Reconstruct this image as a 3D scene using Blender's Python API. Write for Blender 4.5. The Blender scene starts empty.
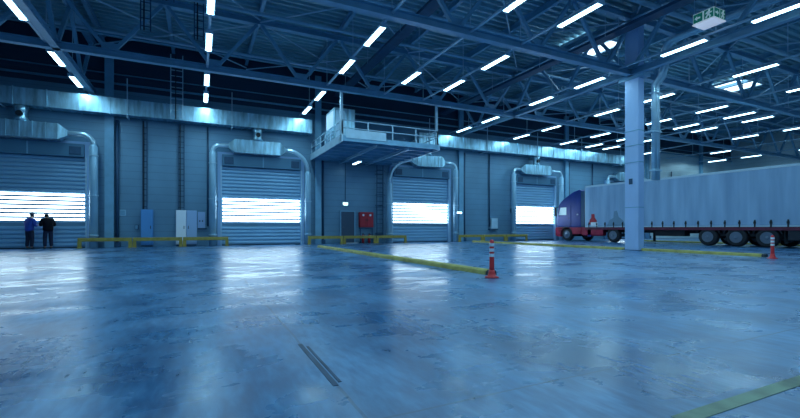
import bpy, bmesh, math, random
from mathutils import Vector, Matrix
random.seed(7)
S = bpy.context.scene
COL = S.collection
PI = math.pi

# ------------------------------------------------------------------ materials
def mat(name, col, rough=.5, metal=0., noise=0., nscale=3., bump=0., bscale=20., emit=None, estr=0., stretch=(1,1,1), spec=None):
    m = bpy.data.materials.new(name); m.use_nodes = True
    nt = m.node_tree; b = nt.nodes['Principled BSDF']
    b.inputs['Base Color'].default_value = (*col, 1)
    b.inputs['Roughness'].default_value = rough
    b.inputs['Metallic'].default_value = metal
    if spec is not None: b.inputs['Specular IOR Level'].default_value = spec
    if emit is not None:
        b.inputs['Emission Color'].default_value = (*emit, 1)
        b.inputs['Emission Strength'].default_value = estr
    if noise or bump:
        tc = nt.nodes.new('ShaderNodeTexCoord')
        mp = nt.nodes.new('ShaderNodeMapping'); mp.inputs['Scale'].default_value = stretch
        nt.links.new(tc.outputs['Object'], mp.inputs['Vector'])
        if noise:
            n = nt.nodes.new('ShaderNodeTexNoise'); n.inputs['Scale'].default_value = nscale; n.inputs['Detail'].default_value = 5
            nt.links.new(mp.outputs[0], n.inputs['Vector'])
            r = nt.nodes.new('ShaderNodeValToRGB')
            r.color_ramp.elements[0].position = .3; r.color_ramp.elements[1].position = .7
            r.color_ramp.elements[0].color = (*[c*(1-noise) for c in col], 1)
            r.color_ramp.elements[1].color = (*[min(1, c*(1+noise)) for c in col], 1)
            nt.links.new(n.outputs[0], r.inputs[0]); nt.links.new(r.outputs[0], b.inputs['Base Color'])
        if bump:
            n2 = nt.nodes.new('ShaderNodeTexNoise'); n2.inputs['Scale'].default_value = bscale
            nt.links.new(mp.outputs[0], n2.inputs['Vector'])
            bp = nt.nodes.new('ShaderNodeBump'); bp.inputs['Strength'].default_value = bump; bp.inputs['Distance'].default_value = .02
            nt.links.new(n2.outputs[0], bp.inputs['Height']); nt.links.new(bp.outputs[0], b.inputs['Normal'])
    return m

M = {}
M['steel'] = mat('painted blue grey structural steel', (.20,.42,.58), .42, .1, .12, 2.)
M['steel_light'] = mat('pale painted steel', (.48,.68,.80), .42, .1, .08, 3.)
M['steel_dark'] = mat('dark painted steel', (.03,.09,.17), .5, .1, .15, 3.)
M['column'] = mat('column paint', (.42,.60,.88), .42, .05, .06, 1.5, stretch=(1,1,.4))
M['galv'] = mat('galvanised duct sheet', (.36,.60,.72), .33, .75, .35, 2.2, .05, 6., stretch=(2.5,1,.5))
M['pipe'] = mat('polished metal pipe', (.55,.76,.86), .28, .6, .1, 2.)
M['pipe_w'] = mat('pale painted pipe', (.34,.57,.72), .35, .2, .06, 2.)
M['deck'] = mat('corrugated roof deck', (.27,.48,.56), .48, .25, .2, .6)
M['slat'] = mat('door slat aluminium', (.30,.53,.72), .4, .4, .07, 2., stretch=(.3,1,3))
M['frame'] = mat('door frame steel', (.36,.56,.80), .45, .1)
M['roller'] = mat('roller housing sheet', (.09,.22,.33), .45, .3)
M['black'] = mat('black plastic', (.006,.012,.02), .5)
M['rubber'] = mat('tyre rubber', (.010,.014,.022), .75, 0, .3, 12.)
M['yellow'] = mat('yellow rail paint', (.40,.30,.06), .5, 0, .2, 4.)
M['kerb'] = mat('worn yellow kerb paint', (.42,.38,.10), .6, 0, .28, 5.)
M['red'] = mat('red enamel', (.50,.02,.035), .4, 0, .1, 6.)
M['redp'] = mat('red plastic of delineator', (.72,.035,.04), .45)
M['decal'] = mat('faded blue print', (.17,.30,.42), .5)
M['score'] = mat('dark filled floor score', (.012,.045,.10), .45, 0, .6, 4.)
M['white'] = mat('white paint', (.80,.86,.92), .4)
M['whitecab'] = mat('white cabinet enamel', (.92,.95,1.), .35)
M['greycab'] = mat('pale grey cabinet enamel', (.36,.52,.76), .4)
M['bluecab'] = mat('light blue cabinet enamel', (.10,.32,.66), .4)
M['doorgrey'] = mat('dark grey door leaf', (.05,.09,.15), .5)
M['cabblue'] = mat('truck cab blue paint', (.005,.03,.21), .38, .1, .15, 2.)
M['cabred'] = mat('truck skirt red paint', (.36,.012,.05), .4, 0, .2, 3.)
M['chassisred'] = mat('dark red chassis rail', (.12,.012,.04), .5, 0, .3, 3.)
M['glass'] = mat('pale side window glass', (.50,.72,.75), .08, 0, spec=.8)
M['hub'] = mat('wheel hub steel', (.13,.18,.25), .45, .5)
M['curtainrail'] = mat('pale trailer roof rail', (.52,.66,.76), .45, .2)
M['chassis'] = mat('black chassis', (.008,.014,.026), .6)
M['tube'] = mat('lit fluorescent diffuser', (.9,.95,1), .4, emit=(.50,.84,1.), estr=9.)
M['pane'] = mat('lit milky door slat', (.85,.92,1), .3, emit=(.62,.86,1.), estr=8.5)
M['sky'] = mat('bright skylight dome', (.85,.92,1), .3, emit=(.72,.92,1.), estr=3.)
M['signw'] = mat('lit white sign', (.8,.9,.9), .4, emit=(.6,.9,.9), estr=.2)
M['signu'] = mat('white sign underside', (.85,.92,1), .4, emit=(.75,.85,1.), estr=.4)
M['signg'] = mat('green sign face', (.01,.20,.16), .4, emit=(.01,.35,.26), estr=.15)
M['exitlit'] = mat('lit exit lamp face', (.7,1,.9), .4, emit=(.55,1.,.85), estr=3.)
M['marking'] = mat('worn yellow floor paint', (.15,.22,.13), .4, 0, .6, 3.)
M['skin'] = mat('skin', (.42,.25,.19), .5)
M['jacketblue'] = mat('royal blue work jacket cloth', (.012,.05,.32), .8, 0, .25, 8.)
M['navy'] = mat('navy trouser cloth', (.006,.012,.04), .85, 0, .25, 9.)
M['jacketblack'] = mat('black quilted jacket cloth', (.002,.003,.008), .85, 0, .3, 9., spec=.2)
M['capgrey'] = mat('grey cap cloth', (.12,.15,.2), .8)
M['paper'] = mat('paper sheet', (.75,.8,.85), .7)

def curtain_mat():
    m = mat('pale blue trailer curtain', (.35,.51,.72), .5)
    nt = m.node_tree; b = nt.nodes['Principled BSDF']
    tc = nt.nodes.new('ShaderNodeTexCoord')
    mp = nt.nodes.new('ShaderNodeMapping'); mp.inputs['Scale'].default_value = (1, 1.1, .12)
    n = nt.nodes.new('ShaderNodeTexNoise'); n.inputs['Scale'].default_value = 1.6; n.inputs['Detail'].default_value = 6
    r = nt.nodes.new('ShaderNodeValToRGB')
    r.color_ramp.elements[0].position = .3; r.color_ramp.elements[1].position = .72
    r.color_ramp.elements[0].color = (.22,.36,.55,1); r.color_ramp.elements[1].color = (.38,.57,.77,1)
    nt.links.new(tc.outputs['Object'], mp.inputs[0]); nt.links.new(mp.outputs[0], n.inputs[0])
    nt.links.new(n.outputs[0], r.inputs[0]); nt.links.new(r.outputs[0], b.inputs['Base Color'])
    return m
M['curtain'] = curtain_mat()

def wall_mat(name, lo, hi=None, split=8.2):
    """sandwich panels with horizontal seams; shade painted into the colour above the split height"""
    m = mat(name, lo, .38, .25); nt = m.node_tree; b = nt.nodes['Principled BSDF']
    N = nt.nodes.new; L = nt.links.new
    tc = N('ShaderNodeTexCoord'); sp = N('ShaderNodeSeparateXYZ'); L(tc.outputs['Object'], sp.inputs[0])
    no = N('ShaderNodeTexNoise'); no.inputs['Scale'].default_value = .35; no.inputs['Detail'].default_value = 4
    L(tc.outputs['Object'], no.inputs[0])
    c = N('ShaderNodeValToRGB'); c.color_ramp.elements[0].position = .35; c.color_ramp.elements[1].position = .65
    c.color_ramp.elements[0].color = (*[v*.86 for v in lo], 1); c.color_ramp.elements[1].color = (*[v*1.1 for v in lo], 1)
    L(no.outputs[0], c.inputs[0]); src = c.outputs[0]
    if hi:  # unlit upper wall: its shade is put into the panel colour
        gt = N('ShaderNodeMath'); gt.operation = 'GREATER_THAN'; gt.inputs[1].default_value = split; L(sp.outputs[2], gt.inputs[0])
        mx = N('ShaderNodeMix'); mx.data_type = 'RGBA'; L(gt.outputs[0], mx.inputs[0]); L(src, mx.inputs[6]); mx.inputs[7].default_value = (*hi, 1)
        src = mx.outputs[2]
    # seam mask
    mod = N('ShaderNodeMath'); mod.operation = 'PINGPONG'; mod.inputs[1].default_value = .20; L(sp.outputs[2], mod.inputs[0])
    lt = N('ShaderNodeMath'); lt.operation = 'LESS_THAN'; lt.inputs[1].default_value = .012; L(mod.outputs[0], lt.inputs[0])
    ml = N('ShaderNodeMath'); ml.operation = 'MULTIPLY'; ml.inputs[1].default_value = .35; L(lt.outputs[0], ml.inputs[0])
    mx2 = N('ShaderNodeMix'); mx2.data_type = 'RGBA'; L(ml.outputs[0], mx2.inputs[0]); L(src, mx2.inputs[6]); mx2.inputs[7].default_value = (*[v*.3 for v in lo], 1)
    L(mx2.outputs[2], b.inputs['Base Color'])
    return m
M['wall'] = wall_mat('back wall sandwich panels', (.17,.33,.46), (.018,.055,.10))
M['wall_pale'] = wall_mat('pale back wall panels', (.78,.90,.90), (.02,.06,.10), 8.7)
M['wall_light'] = wall_mat('pale right wall panels', (.80,.90,.90), (.5,.6,.62), 9.9)

def floor_mat():
    m = bpy.data.materials.new('polished blue grey concrete'); m.use_nodes = True
    nt = m.node_tree; b = nt.nodes['Principled BSDF']; N = nt.nodes.new; L = nt.links.new
    tc = N('ShaderNodeTexCoord')
    def noise(scale, det, sx=1, sy=1, rot=0, dist=0):
        mp = N('ShaderNodeMapping'); mp.inputs['Scale'].default_value = (sx, sy, 1); mp.inputs['Rotation'].default_value = (0,0,rot)
        L(tc.outputs['Object'], mp.inputs[0])
        n = N('ShaderNodeTexNoise'); n.inputs['Scale'].default_value = scale; n.inputs['Detail'].default_value = det
        n.inputs['Roughness'].default_value = .56; n.inputs['Distortion'].default_value = dist
        L(mp.outputs[0], n.inputs[0]); return n.outputs[0]
    def math_(op, a, bb):
        n = N('ShaderNodeMath'); n.operation = op
        for i, v in enumerate((a, bb)):
            if isinstance(v, (int, float)): n.inputs[i].default_value = v
            else: L(v, n.inputs[i])
        return n.outputs[0]
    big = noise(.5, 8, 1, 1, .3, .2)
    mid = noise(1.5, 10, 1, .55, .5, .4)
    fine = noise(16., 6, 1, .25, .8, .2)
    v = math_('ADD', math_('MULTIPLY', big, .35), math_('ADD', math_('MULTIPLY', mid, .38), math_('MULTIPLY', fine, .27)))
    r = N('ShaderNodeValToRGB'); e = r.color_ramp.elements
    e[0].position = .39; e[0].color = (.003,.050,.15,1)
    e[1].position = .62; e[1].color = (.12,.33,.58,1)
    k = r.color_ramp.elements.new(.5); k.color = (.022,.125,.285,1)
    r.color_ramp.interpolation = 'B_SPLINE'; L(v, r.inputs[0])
    # saw-cut joints: lines across and along the hall, thin dark
    sp = N('ShaderNodeSeparateXYZ'); L(tc.outputs['Object'], sp.inputs[0])
    wob = math_('MULTIPLY', math_('SUBTRACT', noise(1.2, 3), .5), .05)
    def line(sock, pos, period, w):
        s = math_('ADD', math_('SUBTRACT', sock, pos), wob)
        p = math_('PINGPONG', s, period/2)
        return math_('LESS_THAN', p, w)
    j = math_('MAXIMUM', line(sp.outputs[1], 2.01, 5.6, .009), line(sp.outputs[0], .79, 5.5, .011))
    j = math_('MULTIPLY', j, math_('MULTIPLY', math_('GREATER_THAN', noise(1.1, 3), .40), .6))
    mx = N('ShaderNodeMix'); mx.data_type = 'RGBA'; L(j, mx.inputs[0]); L(r.outputs[0], mx.inputs[6]); mx.inputs[7].default_value = (.012,.035,.075,1)
    L(mx.outputs[2], b.inputs['Base Color'])
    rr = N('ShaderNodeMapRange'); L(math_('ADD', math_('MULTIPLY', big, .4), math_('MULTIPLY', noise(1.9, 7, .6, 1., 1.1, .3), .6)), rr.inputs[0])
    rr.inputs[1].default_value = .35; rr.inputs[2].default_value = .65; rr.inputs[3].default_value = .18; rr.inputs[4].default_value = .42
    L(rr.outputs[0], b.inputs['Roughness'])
    b.inputs['Specular IOR Level'].default_value = 1.
    bp = N('ShaderNodeBump'); bp.inputs['Strength'].default_value = .13; bp.inputs['Distance'].default_value = .012
    L(math_('ADD', math_('MULTIPLY', mid, .8), math_('MULTIPLY', fine, .6)), bp.inputs['Height']); L(bp.outputs[0], b.inputs['Normal'])
    return m
M['floor'] = floor_mat()

# ------------------------------------------------------------------ mesh helpers
class MB:
    def __init__(s): s.v = []; s.f = []
    def add(s, vs, fs):
        o = len(s.v); s.v += [tuple(v) for v in vs]; s.f += [tuple(i+o for i in f) for f in fs]; return s
    def box(s, x0, x1, y0, y1, z0, z1):
        return s.add([(x0,y0,z0),(x1,y0,z0),(x1,y1,z0),(x0,y1,z0),(x0,y0,z1),(x1,y0,z1),(x1,y1,z1),(x0,y1,z1)],
                     [(0,3,2,1),(4,5,6,7),(0,1,5,4),(1,2,6,5),(2,3,7,6),(3,0,4,7)])
    def bar(s, a, b, w, h, up=(0,0,1)):
        a = Vector(a); b = Vector(b); d = (b-a).normalized(); u = Vector(up)
        if abs(d.dot(u)) > .99: u = Vector((0,1,0))
        x = d.cross(u).normalized(); z = x.cross(d).normalized()
        vs = [p + x*sx*w/2 + z*sz*h/2 for p in (a, b) for sx, sz in ((-1,-1),(1,-1),(1,1),(-1,1))]
        return s.add(vs, [(0,1,2,3),(7,6,5,4),(0,4,5,1),(1,5,6,2),(2,6,7,3),(3,7,4,0)])
    def ibeam(s, a, b, w, h, t=.025):
        a = Vector(a); b = Vector(b); up = Vector((0,0,1))
        s.bar(a+up*(h/2-t/2), b+up*(h/2-t/2), w, t); s.bar(a-up*(h/2-t/2), b-up*(h/2-t/2), w, t)
        return s.bar(a, b, t, h-2*t)
    def tube(s, pts, r, n=12, caps=True, radii=None):
        pts = [Vector(p) for p in pts]; rings = []; prev = None
        for i, p in enumerate(pts):
            d = (pts[min(i+1, len(pts)-1)] - pts[max(i-1, 0)]).normalized()
            if prev is None:
                u = Vector((0,0,1)) if abs(d.z) < .9 else Vector((0,1,0))
                x = d.cross(u).normalized()
            else: x = (prev - d*prev.dot(d)).normalized()
            prev = x; y = d.cross(x); rr = radii[i] if radii else r
            rings.append([p + x*math.cos(2*PI*k/n)*rr + y*math.sin(2*PI*k/n)*rr for k in range(n)])
        vs = [v for R in rings for v in R]; fs = []
        for i in range(len(pts)-1):
            for k in range(n):
                fs.append((i*n+k, i*n+(k+1)%n, (i+1)*n+(k+1)%n, (i+1)*n+k))
        if caps: fs.append(tuple(range(n-1,-1,-1))); fs.append(tuple((len(pts)-1)*n+k for k in range(n)))
        return s.add(vs, fs)
    def cyl(s, a, b, r, n=20): return s.tube([a, b], r, n)
    def lathe(s, prof, c=(0,0,0), n=24, axis='z'):
        vs = []; fs = []
        for r, h in prof:
            for k in range(n):
                ca, sa = math.cos(2*PI*k/n)*r, math.sin(2*PI*k/n)*r
                p = (ca, sa, h) if axis == 'z' else (h, ca, sa)
                vs.append((p[0]+c[0], p[1]+c[1], p[2]+c[2]))
        for i in range(len(prof)-1):
            for k in range(n): fs.append((i*n+k, i*n+(k+1)%n, (i+1)*n+(k+1)%n, (i+1)*n+k))
        fs.append(tuple(range(n-1,-1,-1))); fs.append(tuple((len(prof)-1)*n+k for k in range(n)))
        return s.add(vs, fs)
    def prism(s, poly, axis, a, b):
        """extrude a closed 2-D outline along an axis: 'x' takes (y,z), 'y' takes (x,z), 'z' takes (x,y)"""
        def P(p, t): return {'x': (t,p[0],p[1]), 'y': (p[0],t,p[1]), 'z': (p[0],p[1],t)}[axis]
        n = len(poly); vs = [P(p, a) for p in poly] + [P(p, b) for p in poly]
        return s.add(vs, [tuple(range(n-1,-1,-1)), tuple(range(n, 2*n))] + [(i, (i+1)%n, n+(i+1)%n, n+i) for i in range(n)])
    def mesh(s, name):
        me = bpy.data.meshes.new(name); me.from_pydata(s.v, [], s.f)
        bm = bmesh.new(); bm.from_mesh(me); bmesh.ops.recalc_face_normals(bm, faces=bm.faces); bm.to_mesh(me); bm.free()
        return me

def obj(name, mb, m, parent=None, bevel=0, smooth=False, origin=None):
    me = mb.mesh(name) if isinstance(mb, MB) else mb
    if m is not None and not me.materials: me.materials.append(m)
    o = bpy.data.objects.new(name, me); COL.objects.link(o)
    if origin is not None:
        me.transform(Matrix.Translation(-Vector(origin))); o.location = origin
    if parent is not None: o.parent = parent
    if bevel:
        b = o.modifiers.new('bevel', 'BEVEL'); b.width = bevel; b.segments = 2; b.limit_method = 'ANGLE'; b.angle_limit = .6
    if smooth:
        for p in me.polygons: p.use_smooth = len(p.vertices) == 4
    return o
def thing(name, label, cat, loc=(0,0,0), rz=0, group=None):
    o = bpy.data.objects.new(name, None); COL.objects.link(o); o.location = loc; o.rotation_euler = (0,0,rz); o.empty_display_size = .2
    o['label'] = label; o['category'] = cat
    if group: o['group'] = group
    return o
def tag(o, label, cat=None, group=None, kind=None):
    o['label'] = label
    if cat: o['category'] = cat
    if group: o['group'] = group
    if kind: o['kind'] = kind
    return o
def copy_tree(o, parent=None):
    c = o.copy(); COL.objects.link(c)
    if parent is not None: c.parent = parent
    for ch in list(o.children): copy_tree(ch, c)
    return c
ORD = ['first','second','third','fourth','fifth','sixth','seventh','eighth','ninth','tenth','eleventh','twelfth','thirteenth','fourteenth','fifteenth','sixteenth','seventeenth','eighteenth','nineteenth','twentieth']
def arc(c, r, a0, a1, n, plane):
    out = []
    for i in range(n+1):
        a = a0 + (a1-a0)*i/n; p = (r*math.cos(a), r*math.sin(a))
        out.append((c[0]+p[0], c[1], c[2]+p[1]) if plane == 'xz' else (c[0], c[1]+p[0], c[2]+p[1]))
    return out

# ------------------------------------------------------------------ the hall
X0, X1, YF, YB, ZD = -14., 54., -6., 26., 10.9      # left wall, right wall, open front, back wall, deck
ZC, ZT = 7.9, 10.35                                  # truss bottom and top chord centres
TY = (19.8, 12.2)                                    # two lattice trusses across the hall

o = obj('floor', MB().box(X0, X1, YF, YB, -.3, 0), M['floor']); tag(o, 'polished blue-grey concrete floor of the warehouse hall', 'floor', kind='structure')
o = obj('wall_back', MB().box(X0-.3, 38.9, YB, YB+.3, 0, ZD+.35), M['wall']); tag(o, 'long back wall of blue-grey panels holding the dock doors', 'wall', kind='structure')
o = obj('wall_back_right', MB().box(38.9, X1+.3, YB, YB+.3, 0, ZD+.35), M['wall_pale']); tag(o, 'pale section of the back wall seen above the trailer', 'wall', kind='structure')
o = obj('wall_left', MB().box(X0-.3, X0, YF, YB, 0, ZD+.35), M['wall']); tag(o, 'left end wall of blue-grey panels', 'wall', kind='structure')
o = obj('wall_right', MB().box(X1, X1+.3, YF, YB, 0, ZD+.35), M['wall_light']); tag(o, 'pale panelled wall at the right behind the trailer', 'wall', kind='structure')
# corrugated deck
SKY = [(18.9, 15.7), (33.2, 15.7)]
mb = MB(); prof = []; y = YF; p = .37
while y < YB-.01:
    prof += [(y, ZD), (y+.13, ZD), (y+.17, ZD+.13), (y+.33, ZD+.13)]; y += p
prof.append((YB, ZD))
n = len(prof); vs = [(X0, *q) for q in prof] + [(X1, *q) for q in prof]
fs = [(i, i+1, n+i+1, n+i) for i in range(n-1)]
o = obj('ceiling', mb.add(vs, fs), M['deck']); tag(o, 'corrugated blue metal roof deck above the trusses', 'ceiling', kind='structure')
for i, (sx, sy) in enumerate(SKY):
    r_ = thing('window_%d' % (i+1), ['bright rooflight left of the big column top', 'bright rooflight in the roof right of the big column'][i], 'rooflight', (sx, sy, ZD-.05)); r_['kind'] = 'structure'
    f = MB()
    for a in (-1.3, 1.2): f.box(a, a+.1, -1.1, 1.1, -.12, .02)
    for a in (-1.1, 1.0): f.box(-1.3, 1.3, a, a+.1, -.12, .02)
    obj('frame', f, M['steel_light'], r_)
    obj('pane', MB().box(-1.2, 1.2, -1.0, 1.0, -.05, 0), M['sky'], r_)
    g = MB()
    for a in (-.4, .4): g.box(a-.03, a+.03, -1.0, 1.0, -.1, -.04)
    obj('glazing_bar', g, M['steel_light'], r_)

# ------------------------------------------------------------------ trusses
def truss(name, label, axis, pos, a, b, n0, step, group):
    """lattice girder: I-beam chords and a W of square tubes; axis 'x' at y = pos, axis 'y' at x = pos"""
    P = (lambda t, z: (t, pos, z)) if axis == 'x' else (lambda t, z: (pos, t, z))
    r_ = thing(name, label, 'truss', (0,0,0), 0, group)
    obj('bottom_chord', MB().ibeam(P(a, ZC), P(b, ZC), .26, .28), M['steel'], r_)
    obj('top_chord', MB().ibeam(P(a, ZT), P(b, ZT), .26, .28), M['steel'], r_)
    k0 = math.ceil((a-n0)/step); k = k0
    while n0 + k*step < b:
        x = n0 + k*step
        g = MB()
        if axis == 'x': g.box(x-.3, x+.3, pos-.012, pos+.012, ZC+.1, ZC+.42)
        else: g.box(pos-.012, pos+.012, x-.3, x+.3, ZC+.1, ZC+.42)
        obj('gusset_plate', g, M['steel'], r_)
        for s in (-1, 1):
            xe = x + s*step/2
            if a-.01 <= xe <= b+.01:
                obj('web_brace', MB().bar(P(x+s*.14, ZC+.16), P(xe-s*.1, ZT-.14), .13, .13), M['steel'], r_)
        k += 1
    return r_
truss('roof_truss', 'blue lattice roof truss nearest the back wall, carrying the platform posts', 'x', 19.8, X0+.02, X1-.02, .6, 3.75, 'trusses across the hall')
truss('roof_truss', 'blue lattice roof truss crossing the top of the big column', 'x', 12.2, X0+.02, X1-.02, .6, 3.75, 'trusses across the hall')
truss('girder_truss', 'lattice girder running to the back wall over the big column', 'y', 17.3, 3.5, YB-.02, 4.6, 3.8, 'girders running towards the back wall')
truss('girder_truss', 'heavy lattice girder beside the leftmost row of lights', 'y', -4.85, 3.5, YB-.02, 4.6, 3.8, 'girders running towards the back wall')
# joists under the deck
k = 0
for i in range(-4, 14):
    x = 2.5 + 3.75*i
    if abs(x-17.3) < .3 or abs(x+4.85) < .3: x += .6
    o = obj('roof_joist', MB().ibeam((x, 3.5, ZD-.17), (x, YB-.01, ZD-.17), .16, .32, .02), M['steel'])
    tag(o, 'dark steel roof joist under the deck, %s from the left wall' % ORD[k], 'joist', 'roof joists'); k += 1
# purlins across
for i, y in enumerate((23.4, 16., 8.4)):
    o = obj('roof_purlin', MB().ibeam((X0+.02, y, ZT-.25), (X1-.02, y, ZT-.25), .14, .22, .02), M['steel'])
    tag(o, ['slim cross beam under the roof between back wall and rear truss', 'slim cross beam under the roof between the two trusses', 'slim cross beam under the roof nearest the viewer'][i], 'beam', 'cross beams under the roof')
# horizontal wind bracing between the trusses
k = 0
for j, (ya, yb) in enumerate(((12.3, 19.7), (19.9, 25.9), (4.7, 12.1))):
    for i in range(-1, 6):
        xa = 2.5 + 7.5*i; b_ = thing('wind_brace', 'crossed brace rods in the %s bay from the back wall, %s cross from the left' % (['second','first','third'][j], ORD[i+1]), 'bracing', (0,0,0), 0, 'crossed roof braces')
        obj('rod', MB().cyl((xa, ya, ZT+.05), (xa+7.5, yb, ZT+.05), .035, 6), M['steel_light'], b_)
        obj('rod', MB().cyl((xa+7.5, ya, ZT-.05), (xa, yb, ZT-.05), .035, 6), M['steel_light'], b_)

# ------------------------------------------------------------------ big column
c = thing('column', 'tall pale blue steel column standing before the trailer', 'column', (17.55, 12.2, 0))
cb = MB()
cb.box(-.19, .19, -.32, -.29, .03, ZT-.14); cb.box(-.19, .19, .29, .32, .03, ZT-.14)
cb.box(-.19, -.165, -.29, .29, .03, ZT-.14); cb.box(.165, .19, -.29, .29, .03, ZT-.14)
obj('shaft', cb, M['column'], c)
obj('base_plate', MB().box(-.28, .28, -.42, .42, 0, .03), M['steel_dark'], c)
for z in (3.9, 4.65, 5.3, 1.9):
    q = MB().box(-.20, .20, -.33, .33, z, z+.035); obj('strap_band', q, M['steel'], c)
obj('cap_plate', MB().box(-.3, .3, -.45, .45, ZT-.14, ZT-.10), M['steel'], c)
obj('bracket', MB().box(-.24, .24, -.6, .6, ZC-.28, ZC-.14), M['steel'], c)
obj('number_plate', MB().box(-.205, -.195, -.05, .12, 2.95, 3.2), M['steel_dark'], c)
obj('roof_post', MB().box(-.06, .06, -.06, .06, ZT-.1, ZD), M['steel_light'], c)
# twin downpipe beside the column
dp = thing('downpipe', 'pair of silver downpipes beside the big column', 'pipe', (18.0, 11.6, 0))
for dx in (0, .24):
    pts = [(dx, -8, 9.0), (dx, -.9, 9.0)] + arc((dx, -.9, 8.5), .5, PI/2, 0, 6, 'yz')[1:] + [(dx, -.4, 8.0)] + [(dx, -.25, 7.55), (dx, 0, 7.3), (dx, 0, 7.0), (dx, 0, 3.1)]
    pts = [(x, y if y > -8 else -7.5, z) for x, y, z in pts]
    obj('pipe', MB().tube(pts, .10, 12), M['pipe'], dp, smooth=True)
for z in (6.9, 5.2, 3.5): obj('clamp', MB().box(-.14, .38, -.12, .12, z, z+.06), M['steel_light'], dp)
obj('wall_bracket', MB().box(-.26, .0, -.03, .28, 5.2, 5.26), M['steel_light'], dp)

# ------------------------------------------------------------------ light rows
fix_h = MB(); fix_h.prism([(-.12,0),(.12,0),(.09,.09),(-.09,.09)], 'y', -.83, .83)
fix_t = MB().box(-.085, .085, -.80, .80, -.028, .0)
fix_e = MB().box(-.125, .125, .80, .84, -.035, .095)
fx = thing('tube_light', 'x', 'light', (0,0,0), 0, 'ceiling tube lights')
obj('housing', fix_h, M['steel_light'], fx); obj('diffuser', fix_t, M['tube'], fx); obj('end_cap', fix_e, M['steel_light'], fx)
e2 = obj('end_cap', MB().box(-.125, .125, -.84, -.80, -.035, .095), M['steel_light'], fx)
al = bpy.data.lights.new('lamp', 'AREA'); al.shape = 'RECTANGLE'; al.size = .16; al.size_y = 1.58; al.color = (.40,.77,1.); al.energy = 42
lo = bpy.data.objects.new('lamp', al); COL.objects.link(lo); lo.parent = fx; lo.location = (0,0,-.031)
PY = [23.95, 21.05, 16.75, 13.7, 9.5, 6.5, 2.2, -.8]
rows = [(-5.15, [0,1,2,3,4,5,6,7]), (.33, [0,1,2,3,4,5,6,7]), (5.62, [0,1,2,3,4,5,6,7]), (8.67, [2,4,5,6]), (10.97, [2,3,4,5,6,7]),
        (16.5, [0,1,2,3,4,5,6]), (21.65, [0,1,2,3,4]), (26.5, [0,1,2,3,4]), (29.4, [0,1,2,3]), (31.5, [0,1,2,3]), (36.8, [0,2,3]), (42.1, [1,3,4]), (47.3, [0,1,2,3,4])]  # two rows farthest right are added lamps to brighten the pale walls
vis = sorted(r[0] for r in rows); first = True
for X, idx in rows:
    ri = vis.index(X)
    y0, y1 = (20.1 if X in (8.67, 10.97) else 25.85), (-1.9 if len(idx) > 5 else 3.6)
    rail = obj('light_rail', MB().box(X-.045, X+.045, y1, y0, 7.92, 7.98), M['steel_light'])
    tag(rail, 'slim straight rail carrying the %s row of tube lights from the left' % ORD[ri], 'rail', 'rails of the light rows')
    hg = MB()
    for yy in (4.6, 8.4, 12.2, 16., 19.8, 23.4):
        if y1 < yy < y0: obj('hanger_rod', MB().box(X-.012, X+.012, yy-.012, yy+.012, 7.98, ZT-.1), M['steel_light'], rail)
    for n_, i in enumerate(idx):
        f = fx if first else copy_tree(fx); first = False
        f.location = (X, PY[i], 7.81)
        f['label'] = 'tube light, %s from the back wall in the %s row from the left' % (ORD[n_], ORD[ri])

# ------------------------------------------------------------------ dock doors
def dock_door(n, xa, xb, label, opener=True):
    r_ = thing('door_%d' % n, label, 'dock door', ((xa+xb)/2, YB, 0)); r_['kind'] = 'structure'
    w = (xb-xa)/2
    fr = MB(); fr.box(-w-.24, -w, -.16, 0, 0, 5.35); fr.box(w, w+.24, -.16, 0, 0, 5.35); fr.box(-w, w, -.16, 0, 5.2, 5.35)
    obj('frame', fr, M['frame'], r_)
    obj('roller_housing', MB().box(-w, w, -.34, 0, 4.55, 5.2), M['roller'], r_, bevel=.02)
    for s in (-1, 1): obj('motor', MB().box(s*(w-.36)-.24, s*(w-.36)+.24, -.38, -.33, 4.66, 5.06), M['steel_dark'], r_, bevel=.02)
    obj('mid_seam', MB().box(-.03, .03, -.36, -.33, 4.56, 5.18), M['steel'], r_)
    # slatted curtain: convex slats below and above the milky band
    P = .208
    sl = MB()
    def slat(m_, z0, z1):
        for a, b_, yy, y2 in ((z0, z0+.02, -.045, -.045), ):
            m_.box(-w, w, -.05, -.03, z0, z0+.022)
        m_.prism([(-.03, z0+.022), (-.075, z0+.05), (-.085, (z0+z1)/2), (-.075, z1-.02), (-.03, z1)], 'x', -w, w)
    z = .05
    while z + P <= 1.26: slat(sl, z, z+P); z += P
    z = 2.71
    while z < 4.5: slat(sl, z, z+P-.004); z += P-.004
    obj('slat_curtain', sl, M['slat'], r_)
    obj('bottom_seal', MB().box(-w, w, -.08, -.02, 0, .05), M['black'], r_)
    for i in range(7):
        z0 = 1.27 + i*.2057
        pm = MB().box(-w+.04, w-.04, -.06, -.03, z0+.098, z0+.2057)
        obj('window_slat', pm, M['pane'], r_)
        obj('slat_seam', MB().box(-w, w, -.065, -.03, z0, z0+.098), M['slat'], r_)
    obj('push_button_box', MB().box(-w-.36, -w-.24, -.14, 0, 2.2, 2.55), M['black'], r_, bevel=.01)
    for s in (-1, 1):
        obj('guide_rail', MB().box(s*(w+.05)-.03, s*(w+.05)+.03, -.22, -.16, 0, 4.55), M['steel_light'], r_)
    return r_
dock_door(1, -9.6, -5.18, 'slatted roller dock door at far left behind the two people')
dock_door(2, 1.19, 5.66, 'slatted roller dock door between the white cabinet and the platform')
dock_door(3, 11.96, 16.4, 'slatted roller dock door right of the raised platform')
dock_door(4, 22.7, 26.9, 'slatted roller dock door beside the truck cab')
dock_door(5, 33.5, 37.9, 'slatted roller dock door hidden mostly behind the trailer')

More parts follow.
